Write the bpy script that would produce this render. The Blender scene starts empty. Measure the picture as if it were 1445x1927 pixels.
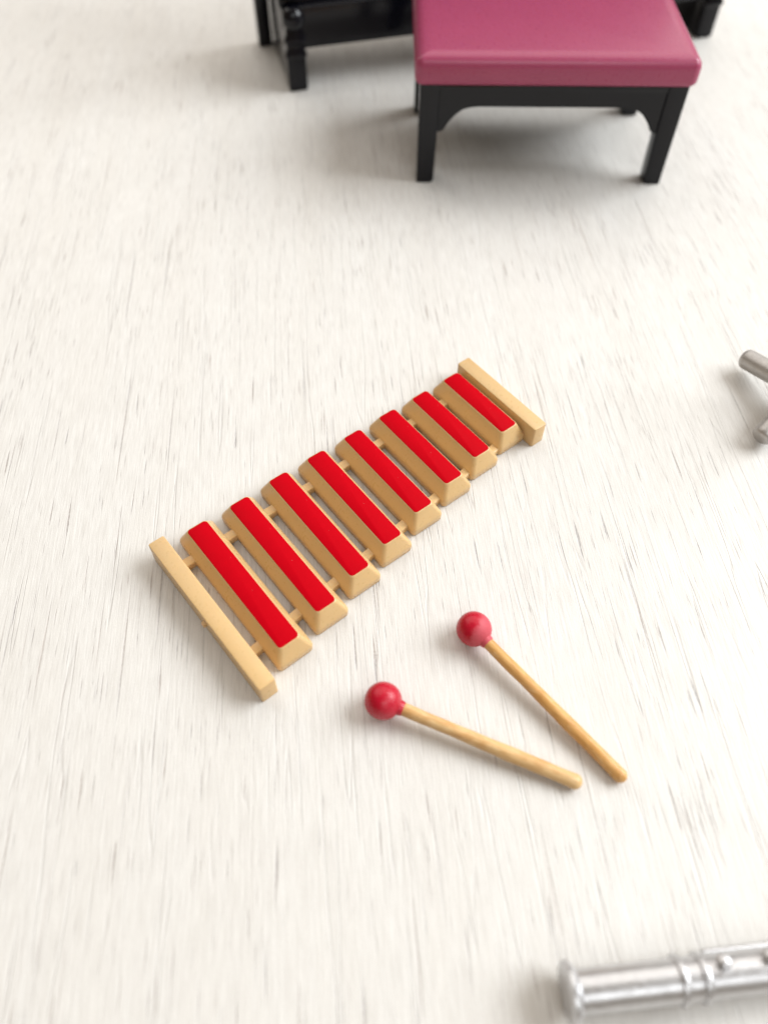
import bpy, bmesh, math, random
from mathutils import Vector, Matrix
import mathutils.noise as mnoise

random.seed(7)
MM = 0.001
scn = bpy.context.scene

# ------------------------------------------------------------------ camera
TH, ROLL, FPX = 0.966, 0.008, 1455.7
cam_d = bpy.data.cameras.new('camera')
cam = bpy.data.objects.new('camera', cam_d)
scn.collection.objects.link(cam)
r0 = Vector((1, 0, 0)); u0 = Vector((0, math.sin(TH), math.cos(TH))); fw = Vector((0, math.cos(TH), -math.sin(TH)))
Rv = math.cos(ROLL) * r0 + math.sin(ROLL) * u0
Uv = math.cos(ROLL) * u0 - math.sin(ROLL) * r0
M = Matrix.Identity(4)
for i in range(3):
    M[i][0], M[i][1], M[i][2] = Rv[i], Uv[i], -fw[i]
M[2][3] = 75 * MM
cam.matrix_world = M
cam_d.sensor_fit = 'VERTICAL'
cam_d.sensor_height = 36
cam_d.sensor_width = 36
cam_d.lens = FPX / 1927 * 36
cam_d.clip_start = 0.004
cam_d.clip_end = 20
cam_d.dof.use_dof = True
cam_d.dof.focus_distance = 88.5 * MM
cam_d.dof.aperture_fstop = 17.0
scn.camera = cam

# ------------------------------------------------------------------ light
w = bpy.data.worlds.new('World'); scn.world = w; w.use_nodes = True
bg = w.node_tree.nodes['Background']
bg.inputs[0].default_value = (1.0, 0.78, 0.55, 1); bg.inputs[1].default_value = 0.25

def area(name, pos, target, sx, sy, power, col):
    d = bpy.data.lights.new(name, 'AREA'); d.shape = 'RECTANGLE'
    d.size, d.size_y, d.energy, d.color = sx, sy, power, col
    o = bpy.data.objects.new(name, d); scn.collection.objects.link(o)
    o.location = pos
    o.rotation_euler = (Vector(target) - Vector(pos)).to_track_quat('-Z', 'Y').to_euler()
    return o
area('window_light', (0.62, 0.22, 0.52), (0.01, 0.11, 0), 0.60, 0.48, 10.6, (0.93, 0.97, 1.0))
area('near_window_light', (0.16, -0.50, 0.74), (0.0, 0.07, 0), 0.50, 0.42, 2.0, (0.95, 0.98, 1.0))
area('far_fill_light', (-0.08, 0.85, 0.80), (0.0, 0.16, 0), 1.9, 1.2, 12.0, (1.0, 0.965, 0.92))  # added broad fill lamp to brighten the far table, not a window

vs = scn.view_settings
scn.display_settings.display_device = 'sRGB'
vs.view_transform = 'Standard'; vs.look = 'None'; vs.exposure = -0.11; vs.gamma = 1.0; vs.use_curve_mapping = False

# ------------------------------------------------------------------ node helpers
class N:
    def __init__(s, name):
        s.m = bpy.data.materials.new(name); s.m.use_nodes = True
        s.t = s.m.node_tree; s.b = s.t.nodes['Principled BSDF']
    def n(s, typ, **kw):
        x = s.t.nodes.new(typ)
        for k, v in kw.items(): setattr(x, k, v)
        return x
    def link(s, a, b): s.t.links.new(a, b)
    def coord(s, scale=(1, 1, 1), rot=(0, 0, 0), loc=(0, 0, 0)):
        tc = s.n('ShaderNodeTexCoord'); mp = s.n('ShaderNodeMapping')
        mp.inputs['Scale'].default_value = [v / MM for v in scale]
        mp.inputs['Rotation'].default_value = rot
        mp.inputs['Location'].default_value = loc
        s.link(tc.outputs['Object'], mp.inputs['Vector'])
        return mp.outputs['Vector']
    def noise(s, vec, scale=1, detail=2, rough=.5, dist=0):
        x = s.n('ShaderNodeTexNoise'); s.link(vec, x.inputs['Vector'])
        x.inputs['Scale'].default_value = scale; x.inputs['Detail'].default_value = detail
        x.inputs['Roughness'].default_value = rough; x.inputs['Distortion'].default_value = dist
        return x.outputs['Fac']
    def remap(s, v, a, b, c=0, d=1, smooth=False):
        x = s.n('ShaderNodeMapRange'); s.link(v, x.inputs['Value'])
        if smooth: x.interpolation_type = 'SMOOTHSTEP'
        x.inputs['From Min'].default_value = a; x.inputs['From Max'].default_value = b
        x.inputs['To Min'].default_value = c; x.inputs['To Max'].default_value = d
        return x.outputs['Result']
    def math(s, op, a, b=None):
        x = s.n('ShaderNodeMath', operation=op)
        for i, v in enumerate((a, b)):
            if v is None: continue
            if isinstance(v, (int, float)): x.inputs[i].default_value = v
            else: s.link(v, x.inputs[i])
        return x.outputs[0]
    def mix(s, f, a, b):
        x = s.n('ShaderNodeMix', data_type='RGBA')
        for k, v in (('Factor', f), ('A', a), ('B', b)):
            i = [q for q in x.inputs if q.name == k and (q.type == ('VALUE' if k == 'Factor' else 'RGBA'))][0]
            if isinstance(v, (int, float)): i.default_value = v
            elif isinstance(v, tuple): i.default_value = (*v, 1)
            else: s.link(v, i)
        return [q for q in x.outputs if q.type == 'RGBA'][0]
    def bump(s, h, dist, strength=1.0):
        x = s.n('ShaderNodeBump'); x.inputs['Distance'].default_value = dist * MM
        x.inputs['Strength'].default_value = strength
        s.link(h, x.inputs['Height']); s.link(x.outputs['Normal'], s.b.inputs['Normal'])
    def set(s, **kw):
        for k, v in kw.items():
            k = k.replace('_', ' ')
            i = s.b.inputs[k]
            if isinstance(v, (int, float)): i.default_value = v
            elif isinstance(v, tuple): i.default_value = (*v, 1) if i.type == 'RGBA' else v
            else: s.link(v, i)

def plastic(name, col, rough=.35, var=.05, sss=0, bump=.01, ior=1.46, scale=.7, speck=0.0):
    k = N(name)
    a = k.noise(k.coord(), scale, 4, .6)
    f = k.remap(a, .3, .7)
    dust = k.remap(k.noise(k.coord(loc=(13, 5, 2)), 4.6, 1, .5), .80, .825)
    lo = tuple(c * (1 - var) for c in col); hi = tuple(min(1, c * (1 + var)) for c in col)
    k.set(Base_Color=k.mix(k.math('MULTIPLY', dust, speck), k.mix(f, lo, hi), (.72, .60, .56)), IOR=ior)
    g = k.noise(k.coord(loc=(3, 1, 7)), 2.4, 3, .6)
    k.set(Roughness=k.remap(g, .3, .7, rough - .05, rough + .07))
    if sss:
        k.set(Subsurface_Weight=sss, Subsurface_Radius=(1.0, .5, .17), Subsurface_Scale=.7 * MM)
    if bump: k.bump(k.noise(k.coord(loc=(9, 2, 4)), 5.0, 3, .6), bump)
    return k.m

# ------------------------------------------------------------------ materials
def table_mat():
    k = N('whitewashed_wood')
    fib = k.noise(k.coord((6.0, .30, 1)), 1, 3, .65)                 # fine fibres
    fib2 = k.noise(k.coord((2.2, .10, 1), loc=(4, 9, 0)), 1, 3, .6)  # strands
    band = k.noise(k.coord((.16, .022, 1), loc=(2, 5, 0)), 1, 4, .6) # broad tone
    spk = k.noise(k.coord((8, 4.5, 1), loc=(1, 1, 0)), 1, 2, .7)       # paper tooth
    patch = k.noise(k.coord((.11, .05, 1), loc=(31, 12, 0)), 1, 3, .6)
    # short dark pores, several sizes
    d1 = k.noise(k.coord((2.4, .10, 1), loc=(11, 3, 0)), 1, 1.6, .55)
    d2 = k.noise(k.coord((4.2, .17, 1), loc=(5, 17, 0)), 1, 1.6, .55)
    d3 = k.noise(k.coord((1.2, .10, 1), loc=(21, 8, 0)), 1, 2.4, .6)
    brk = k.noise(k.coord((5, 2.2, 1), loc=(2, 21, 0)), 1, 3, .7)
    d4 = k.noise(k.coord((2.8, .035, 1), loc=(14, 33, 0)), 1, 1.5, .5)
    th = k.remap(patch, .3, .7, .05, -.03)
    s1 = k.remap(k.math('SUBTRACT', d1, th), .635, .75, smooth=True)
    s2 = k.remap(k.math('SUBTRACT', d2, th), .645, .76, smooth=True)
    s3 = k.remap(k.math('SUBTRACT', d3, th), .635, .78, smooth=True)
    st = k.math('MAXIMUM', k.math('MAXIMUM', s1, k.math('MULTIPLY', s2, .85)), k.math('MULTIPLY', s3, .6))
    s4 = k.math('MULTIPLY', k.remap(k.math('SUBTRACT', d4, th), .63, .74, smooth=True), .7)
    st = k.math('MAXIMUM', st, s4)
    st = k.math('MULTIPLY', st, k.remap(brk, .3, .55, .35, 1))
    # long relief steps of the embossed sheet
    rl = k.noise(k.coord((.42, .014, 1), loc=(7, 2, 0)), 1, 2, .45)
    rw = k.math('PINGPONG', k.math('MULTIPLY', rl, 5.0), .5)
    step = k.remap(rw, .0, .06, smooth=True)
    step = k.math('MAXIMUM', step, k.remap(k.noise(k.coord((.5, .06, 1), loc=(17, 2, 0)), 1, 2), .45, .55))
    c = k.mix(k.remap(band, .3, .7), (.70, .677, .638), (.735, .722, .695))
    c = k.mix(k.remap(fib2, .35, .7, 0, .5), c, (.66, .635, .595))
    c = k.mix(k.remap(fib, .40, .72, 0, .62), c, (.535, .51, .475))
    c = k.mix(k.remap(spk, .42, .8, 0, .55), c, (.6, .58, .55))
    c = k.mix(k.math('MULTIPLY', k.math('SUBTRACT', 1.0, step), .26), c, (.5, .48, .46))
    dab = k.noise(k.coord((.8, .16, 1), loc=(3, 44, 0)), 1, 4, .65)
    c = k.mix(k.remap(dab, .5, .75, 0, .35), c, (.56, .535, .50))
    hue = k.noise(k.coord((.9, .12, 1), loc=(41, 2, 0)), 1, 1)
    dk = k.mix(k.remap(hue, .4, .6), (.27, .25, .255), (.33, .265, .23))
    c = k.mix(k.math('MULTIPLY', st, .64), c, dk)
    k.set(Base_Color=c, Roughness=k.remap(fib2, .3, .7, .36, .5), IOR=1.45)
    h = k.math('ADD', k.math('MULTIPLY', fib, .4), k.math('MULTIPLY', fib2, .55))
    h = k.math('ADD', h, k.math('MULTIPLY', step, .5))
    h = k.math('SUBTRACT', h, k.math('MULTIPLY', st, .7))
    h = k.math('ADD', h, k.math('MULTIPLY', spk, .3))
    k.bump(h, .066)
    return k.m

M_table = table_mat()
M_tan = plastic('tan_plastic', (.63, .42, .195), .3, .02, sss=.22, bump=0, scale=.4)
M_tan.node_tree.nodes['Principled BSDF'].subsurface_method = 'BURLEY'
M_red = plastic('red_paint', (.465, .0002, .006), .55, .03, bump=.002, ior=1.22, speck=.7)
M_red.node_tree.nodes['Principled BSDF'].inputs['Specular IOR Level'].default_value = .12
M_pink = plastic('raspberry_plastic', (.345, .056, .122), .3, .03, sss=.12, bump=0, scale=.15)
M_black = plastic('black_plastic', (.003, .003, .0055), .16, .1, bump=.0006, ior=1.37)

def silver(name, col, metal, rough):
    k = N(name)
    a = k.noise(k.coord(), 1.1, 4, .65)
    k.set(Base_Color=k.mix(k.remap(a, .3, .7), tuple(c * .86 for c in col), col), Metallic=metal,
          Roughness=k.remap(k.noise(k.coord(loc=(5, 5, 5)), 2.5, 3), .3, .7, rough - .05, rough + .08))
    k.bump(k.noise(k.coord(loc=(2, 8, 1)), 1.2, 2), .012)
    return k.m
M_silver = silver('silver_plating', (.64, .64, .65), .85, .33)
M_grey = silver('dull_grey_metal', (.52, .50, .48), .7, .42)

def red_head(name, worn):
    k = N(name)
    a = k.noise(k.coord(loc=(worn * 5, 0, 0)), .55, 4, .6)
    b = k.noise(k.coord(loc=(3, worn, 2)), 3.0, 3, .7)
    sep = k.n('ShaderNodeSeparateXYZ'); k.link(k.coord(), sep.inputs[0])
    side = k.math('SUBTRACT', k.math('MULTIPLY', sep.outputs[0], .9), k.math('MULTIPLY', sep.outputs[1], .45))   # rubbed on the stick side
    v = k.math('ADD', side, k.math('MULTIPLY', k.math('SUBTRACT', a, .5), 1.6))
    v = k.math('ADD', v, k.math('MULTIPLY', k.math('SUBTRACT', b, .5), .7))
    f = k.remap(v, -.1, .8, 0, worn, smooth=True)
    c = k.mix(f, (.46, .004, .022), (.56, .085, .11))
    c = k.mix(k.remap(b, .70, .8, 0, .35), c, (.30, .09, .05))
    k.set(Base_Color=c, Roughness=k.remap(f, 0, 1, .22, .6), IOR=1.42)
    k.bump(b, .05)
    return k.m
M_head_worn = red_head('worn_red_paint', .9)
M_head = red_head('glossy_red_paint', .18)

def stick_mat(name, seed, c1, c2):
    k = N(name)
    g = k.noise(k.coord((5, 5, .45), loc=(seed, 2, 1)), 1, 4, .65, .3)
    p = k.noise(k.coord((.9, .9, .35), loc=(seed, 7, 3)), 1, 3, .6)
    c = k.mix(k.remap(g, .3, .7), c1, c2)
    c = k.mix(k.remap(p, .48, .66, 0, .55), c, (.47, .205, .045))
    q = k.noise(k.coord((1.4, 1.4, .5), loc=(seed, 3, 9)), 1, 3, .65)
    c = k.mix(k.remap(q, .56, .70, 0, .5), c, (.74, .53, .29))
    k.set(Base_Color=c, Roughness=k.remap(g, .3, .7, .27, .46))
    k.bump(k.math('ADD', g, p), .05)
    return k.m
M_stick_a = stick_mat('amber_stick_wood', 1.3, (.60, .31, .085), (.70, .41, .15))
M_stick_b = stick_mat('pale_stick_wood', 8.1, (.63, .39, .16), (.72, .48, .225))

# ------------------------------------------------------------------ mesh helpers (mm in, metres out)
def link(name, bm, mat, parent=None, smooth=True, angle=40):
    me = bpy.data.meshes.new(name)
    bmesh.ops.scale(bm, vec=(MM, MM, MM), verts=bm.verts)
    bmesh.ops.recalc_face_normals(bm, faces=bm.faces)
    bm.to_mesh(me); bm.free()
    me.materials.append(mat)
    if smooth:
        for p in me.polygons: p.use_smooth = True
        me.set_sharp_from_angle(angle=math.radians(angle))
    o = bpy.data.objects.new(name, me); scn.collection.objects.link(o)
    if parent: o.parent = parent
    return o

def thing(name, label, cat, loc, rz=0, group=None):
    o = bpy.data.objects.new(name, None); scn.collection.objects.link(o)
    o.empty_display_size = .004
    o.location = [v * MM for v in loc]; o.rotation_euler.z = math.radians(rz)
    o['label'] = label; o['category'] = cat
    if group: o['group'] = group
    return o

def rrect(L, W, r, seg=4):
    pts = []
    for cx, cy, a0 in ((L / 2 - r, W / 2 - r, 0), (-L / 2 + r, W / 2 - r, 90), (-L / 2 + r, -W / 2 + r, 180), (L / 2 - r, -W / 2 + r, 270)):
        for i in range(seg + 1):
            a = math.radians(a0 + 90 * i / seg)
            pts.append((cx + r * math.cos(a), cy + r * math.sin(a)))
    return pts

def loft(bm, rings, cap=True, mtx=None):
    """rings: lists of 3D points, same count"""
    vr = []
    for ring in rings:
        vr.append([bm.verts.new((mtx @ Vector(p)) if mtx else p) for p in ring])
    n = len(vr[0])
    for a, b in zip(vr, vr[1:]):
        for i in range(n):
            bm.faces.new((a[i], a[(i + 1) % n], b[(i + 1) % n], b[i]))
    if cap:
        bm.faces.new(vr[0][::-1]); bm.faces.new(vr[-1])
    return vr

def slab(bm, L, W, prof, r=.4, mtx=None, seg=4):
    """prof: list of (z, grow) ; rounded rectangle lofted up z"""
    loft(bm, [[(x, y, z) for x, y in rrect(L + 2 * g, W + 2 * g, .52 if r is None else max(.05, r + g), seg)] for z, g in prof], True, mtx)

def box(bm, x0, x1, y0, y1, z0, z1, bev=.25, seg=2, mtx=None):
    v = [bm.verts.new(p) for p in ((x0, y0, z0), (x1, y0, z0), (x1, y1, z0), (x0, y1, z0), (x0, y0, z1), (x1, y0, z1), (x1, y1, z1), (x0, y1, z1))]
    fs = [bm.faces.new([v[i] for i in q]) for q in ((3, 2, 1, 0), (4, 5, 6, 7), (0, 1, 5, 4), (1, 2, 6, 5), (2, 3, 7, 6), (3, 0, 4, 7))]
    es = list({e for f in fs for e in f.edges})
    if mtx is not None: bmesh.ops.transform(bm, matrix=mtx, verts=v)
    if bev: bmesh.ops.bevel(bm, geom=es, offset=bev, segments=seg, profile=.5, affect='EDGES')

def lathe(bm, prof, n=32, mtx=None, wob=0):
    """prof: (r, z) along +z"""
    rings = []
    for r, z in prof:
        ring = []
        for i in range(n):
            a = 2 * math.pi * i / n
            rr = r
            if wob: rr *= 1 + wob * mnoise.noise(Vector((math.cos(a) * .9, math.sin(a) * .9, z * .45 + wob * 50)))
            ring.append((rr * math.cos(a), rr * math.sin(a), z))
        rings.append(ring)
    return loft(bm, rings, True, mtx)

def frame_z(p, q):
    d = (Vector(q) - Vector(p)).normalized()
    m = d.to_track_quat('Z', 'Y').to_matrix().to_4x4(); m.translation = Vector(p)
    return m

# ------------------------------------------------------------------ table
bm = bmesh.new()
box(bm, -600, 600, -450, 750, -18, 0, 0)
tb = link('tabletop', bm, M_table, smooth=False)
tb.rotation_euler.z = math.radians(5.4)
tb['kind'] = 'structure'

# ------------------------------------------------------------------ xylophone
ORG = Vector((-1.5, 53.5, 0))
xy = thing('toy_xylophone', 'tan toy xylophone with eight red-topped bars lying on the white wood table', 'xylophone', ORG)
def put(o, x, y, deg):
    o.location = ((x - ORG.x) * MM, (y - ORG.y) * MM, 0); o.rotation_euler.z = math.radians(deg)
BARS = [(-15.18, 40.67, 18.16, -50.75), (-11.25, 44.41, 17.10, -51.1), (-7.47, 48.34, 16.12, -51.6), (-3.63, 52.04, 15.10, -52.0),
        (.27, 55.82, 13.85, -51.9), (4.18, 59.57, 12.90, -52.0), (7.98, 63.13, 11.92, -51.8), (11.81, 66.74, 11.06, -51.6)]
for i, (x, y, L, a) in enumerate(BARS):
    bm = bmesh.new()
    slab(bm, L + .18, 2.60, [(.1, .80), (.2, .88), (1.0, .91), (1.25, .86), (1.5, .74), (2.68, .15), (2.86, .07), (2.96, .01), (3.0, -.07)], None, seg=6)
    b = link('bar', bm, M_tan, xy); put(b, x, y, a)
    bm = bmesh.new()
    pts = rrect(L, 2.46, .42, 6)
    jit = [(px + .035 * mnoise.noise(Vector((px * 1.3, py * 1.3, i * 9.1))), py + .045 * mnoise.noise(Vector((px * 1.1 + 40, py, i * 7.3)))) for px, py in pts]
    loft(bm, [[(px, py, 2.98) for px, py in jit], [(px, py, 3.02) for px, py in jit], [(px * .997, py * .985, 3.035) for px, py in jit]])
    p = link('painted_top', bm, M_red, b)
for (x, y, L, a) in ((-18.17, 37.36, 21.7, -50.4), (14.64, 68.2, 14.5, -52.0)):
    bm = bmesh.new()
    slab(bm, L, 1.95, [(0, -.1), (.08, 0), (3.0, 0), (3.1, -.04), (3.14, -.12)], .22, seg=3)
    if L > 20:
        slab(bm, .5, .5, [(1.75, 0), (2.2, 0)], .1, mtx=Matrix.Translation((.7, -1.12, 0)))   # moulding nub
    o = link('end_rail', bm, M_tan, xy); put(o, x, y, a)
for p, q in (((-22.6, 43.4), (11.9, 71.9)), ((-14.6, 32.3), (17.9, 65.3))):
    p, q = Vector((*p, 0)), Vector((*q, 0)); c = (p + q) / 2; d = q - p
    bm = bmesh.new()
    box(bm, -d.length / 2, d.length / 2, -.55, .55, .15, 1.2, .1)
    o = link('crossbar', bm, M_tan, xy); put(o, c.x, c.y, math.degrees(math.atan2(d.y, d.x)))

# ------------------------------------------------------------------ mallets
def mallet(label, head, tip, R, r1, r2, mh, ms, seed):
    H = Vector(head); T = Vector(tip)
    root = thing('toy_mallet', label, 'mallet', (H.x, H.y, 0), group='red headed mallets beside the xylophone')
    base = Vector((H.x, H.y, 0))
    bm = bmesh.new()
    bmesh.ops.create_uvsphere(bm, u_segments=48, v_segments=32, radius=R)
    for v in bm.verts:
        v.co *= 1 + .012 * mnoise.noise(v.co * .8 + Vector((seed, 0, 0)))
    d = (T - H).normalized()
    neck = frame_z(d * (R * .86), d * (R * 2))
    lathe(bm, [(r1 * 1.25, 0), (r1 * 1.18, R * .2), (r1 * 1.05, R * .3)], 24, neck)
    hd = link('head', bm, mh, root, angle=60); hd.location = (0, 0, H.z * MM)
    S = (T - H).length
    m = frame_z(H, T)
    bm = bmesh.new()
    prof = []
    n = 40
    for i in range(n + 1):
        t = i / n; z = R * .9 + (S - R * .9 - r2) * t
        prof.append((r1 + (r2 - r1) * min(1, t * 1.4) + .05 * mnoise.noise(Vector((t * 7, seed, 0))), z))
    for i in range(1, 9):
        a = math.pi / 2 * i / 8.5
        prof.append((r2 * math.cos(a), S - r2 + r2 * math.sin(a)))
    lathe(bm, prof, 28, None, .07)
    st = link('stick', bm, ms, root, angle=60)
    mm = m.copy(); mm.translation = (H - base) * MM
    st.matrix_local = mm
    return root
mallet('mallet with amber stick and faded pinkish red head, nearer the xylophone right end', (9.45, 35.85, 1.84), (22.95, 20.75, .72), 1.84, .62, .69, M_head_worn, M_stick_a, 2.0)
mallet('mallet with pale stick and shiny deep red head, lying lower and flatter across the grain', (.07, 27.99, 1.86), (18.8, 20.4, .74), 1.86, .64, .72, M_head, M_stick_b, 5.0)

# ------------------------------------------------------------------ bench
BX, BY = 25.2, 131.0
bench = thing('piano_bench', 'black toy piano bench with a raspberry pink cushion seat', 'bench', (BX, BY, 0), 0)
bm = bmesh.new()
slab(bm, 42.3, 25.6, [(15.95, -.7), (16.05, -.45), (16.45, -.08), (16.9, 0), (18.5, 0), (19.1, -.12), (19.55, -.42), (19.9, -.9), (20.08, -1.6), (20.15, -2.6)], 1.3, seg=6)
link('seat', bm, M_pink, bench, angle=60)
bm = bmesh.new(); box(bm, -20.0, 20.0, -11.9, 11.9, 14.9, 15.9, .1); link('seat_frame', bm, M_black, bench)
HX, HY = 20.3, 12.15
for sx in (-1, 1):
    for sy in (-1, 1):
        bm = bmesh.new()
        ro, ri = [], []
        rings = []
        for z, wd in ((0, 2.55), (.3, 2.85), (8, 3.0), (16.0, 3.05)):
            x1 = sx * HX; x0 = sx * (HX - wd); y1 = sy * HY; y0 = sy * (HY - wd)
            cx, cy = (x0 + x1) / 2, (y0 + y1) / 2
            rings.append([(cx + a, cy + b, z) for a, b in rrect(wd, wd, .35, 3)])
        loft(bm, rings)
        link('leg', bm, M_black, bench)
def apron(half, plane, thick, along_x):
    prof = [(half, 15.98), (half, 8.5), (half - .9, 8.45), (half - 1.5, 8.9), (half - 1.9, 9.7), (half - 2.5, 10.5), (half - 3.2, 11.3), (half - 4.2, 12.0), (half - 5.4, 12.35), (half - 6.6, 12.45)]
    full = prof + [(-x, z) for x, z in prof[::-1]]
    bm = bmesh.new()
    ring = lambda o: [((x, o, z) if along_x else (o, x, z)) for x, z in full]
    loft(bm, [ring(plane - thick / 2), ring(plane + thick / 2)])
    link('apron', bm, M_black, bench, angle=30)
for s in (-1, 1):
    apron(HX - 2.6, s * (HY - 1.15), 1.3, True)
    apron(HY - 2.6, s * (HX - 1.15), 1.3, False)

# ------------------------------------------------------------------ piano (only its lower front shows)
PW, PD = 87.8, 21.5
piano = thing('toy_piano', 'shiny black toy piano standing behind the pink bench', 'piano', (-18.2, 147.6, 0), 15.5)
for x in (1.75, PW - 1.75):
    m = Matrix.Translation((x, 1.75, 0))
    bm = bmesh.new()
    slab(bm, 3.5, 3.5, [(0, -.3), (.3, 0), (5.8, 0), (6.1, .28), (6.6, .30), (7.4, -.18), (8.2, -.18), (8.6, .22), (9.1, .22), (9.9, -.25), (13.0, -.25)], .4, m, 3)
    lg = link('leg', bm, M_black, piano)
    bm = bmesh.new()
    bmesh.ops.create_uvsphere(bm, u_segments=24, v_segments=16, radius=2.0, matrix=Matrix.Translation((x, .8, 12.3)))
    link('scroll', bm, M_black, lg)
for x in (-1.2, PW - 1.3):
    bm = bmesh.new()
    box(bm, x - 1.3, x + 1.3, PD - 2.6, PD, 0, 13.2, .3)
    link('rear_post', bm, M_black, piano)
for x0 in (.25, PW - 3.25):
    bm = bmesh.new(); box(bm, x0, x0 + 3.0, 2.2, PD - .4, 0, 13.1, .3); link('side_panel', bm, M_black, piano)
bm = bmesh.new(); box(bm, 3.4, PW - 3.4, 18.0, 19.5, 7.0, 13.1, .2); link('knee_board', bm, M_black, piano)
bm = bmesh.new(); box(bm, 2.6, PW - 2.6, .9, 3.0, 6.9, 14.0, .45, 3); link('key_slip', bm, M_black, piano)
bm = bmesh.new(); box(bm, -.3, PW + .3, 2.7, PD + .3, 13.2, 14.8, .4); link('keybed', bm, M_black, piano)
bm = bmesh.new(); box(bm, 0, PW, 13.0, PD + .3, 15.0, 52, .5); link('case', bm, M_black, piano)
bm = bmesh.new(); box(bm, -.9, PW + .9, 12.2, PD + 1.0, 52, 53.6, .5); link('lid', bm, M_black, piano)
for x0 in (0, PW - 3.0):
    bm = bmesh.new(); box(bm, x0, x0 + 3.0, 1.6, 13.0, 15.0, 19.0, .6); link('cheek', bm, M_black, piano)
M_ivory = plastic('white_keys', (.75, .74, .70), .3, .03)
bm = bmesh.new()
for i in range(36):
    x0 = 4.2 + i * (PW - 8.4) / 36
    box(bm, x0 + .06, x0 + (PW - 8.4) / 36 - .06, 2.6, 12.8, 15.05, 16.6, .12, 1)
link('white_keys', bm, M_ivory, piano)

# ------------------------------------------------------------------ flute
fa, fb = Vector((15.45, 3.65, 2.45)), Vector((31.6, 5.35, 2.45))
dv = fb - fa
flute = thing('toy_flute', 'silver toy flute with a flared end and round keys lying near the table front', 'flute', (fa.x, fa.y, 0), math.degrees(math.atan2(dv.y, dv.x)))
FM = Matrix.Translation((0, 0, 2.45)) @ Matrix.Rotation(math.pi / 2, 4, 'Y')     # local z -> +x
bm = bmesh.new()
lathe(bm, [(1.2, .0), (1.5, -.0), (1.6, .08), (1.64, .3), (1.64, 58), (2.3, 58.3), (2.42, 58.8), (2.0, 59.2)], 40, FM)
link('tube', bm, M_silver, flute)
bm = bmesh.new()
lathe(bm, [(1.5, -.75), (2.1, -.7), (2.36, -.5), (2.36, -.2), (2.1, .1), (1.6, .35)], 40, FM)
link('end_flange', bm, M_silver, flute)
for x in (8.6, 10.4):
    bm = bmesh.new()
    lathe(bm, [(1.7, x - .32), (1.9, x - .22), (1.95, x), (1.9, x + .22), (1.7, x + .32)], 40, FM)
    link('ring', bm, M_silver, flute)
for x in (12.0, 15.8, 19.6, 23.4, 27.2):
    bm = bmesh.new()
    lathe(bm, [(.5, 0), (.6, .25), (.58, .5), (.42, .66), (.2, .74)], 24, Matrix.Translation((x, .3, 2.45)) @ Matrix.Rotation(math.radians(-18), 4, 'X') @ Matrix.Translation((0, 0, 1.55)))
    link('key', bm, M_silver, flute)
bm = bmesh.new()
lathe(bm, [(.2, 0), (.3, .1), (.3, 34), (.2, 34.1)], 20, Matrix.Translation((11.2, 1.7, 2.1)) @ Matrix.Rotation(math.pi / 2, 4, 'Y'))
link('key_rod', bm, M_silver, flute)

# ------------------------------------------------------------------ grey stand, legs poking in at the right edge
SX, SY = 52.4, 67.9
stand = thing('toy_stand', 'grey metal toy tripod stand with two legs reaching in at the right edge', 'stand', (SX, SY, 0))
def foot_leg(end, mid):
    bm = bmesh.new()
    e = Vector((end[0] - SX, end[1] - SY, end[2])); c = Vector(mid)
    L = (c - e).length
    lathe(bm, [(.6, 0), (1.05, .08), (1.3, .35), (1.35, .8), (1.35, L)], 28, frame_z(e, c))
    link('leg', bm, M_grey, stand)
foot_leg((47.9, 76.1, 1.9), (0, 0, 4.2))
foot_leg((46.5, 62.3, 1.45), (0, 0, 4.2))
foot_leg((61.5, 68.3, 1.45), (0, 0, 4.2))
bm = bmesh.new(); lathe(bm, [(1.2, 2.2), (2.2, 2.6), (2.2, 6.0), (1.2, 6.6)], 28); link('hub', bm, M_grey, stand)
bm = bmesh.new(); lathe(bm, [(1.0, 6.0), (1.0, 30), (.6, 30.4)], 24); link('pole', bm, M_grey, stand)
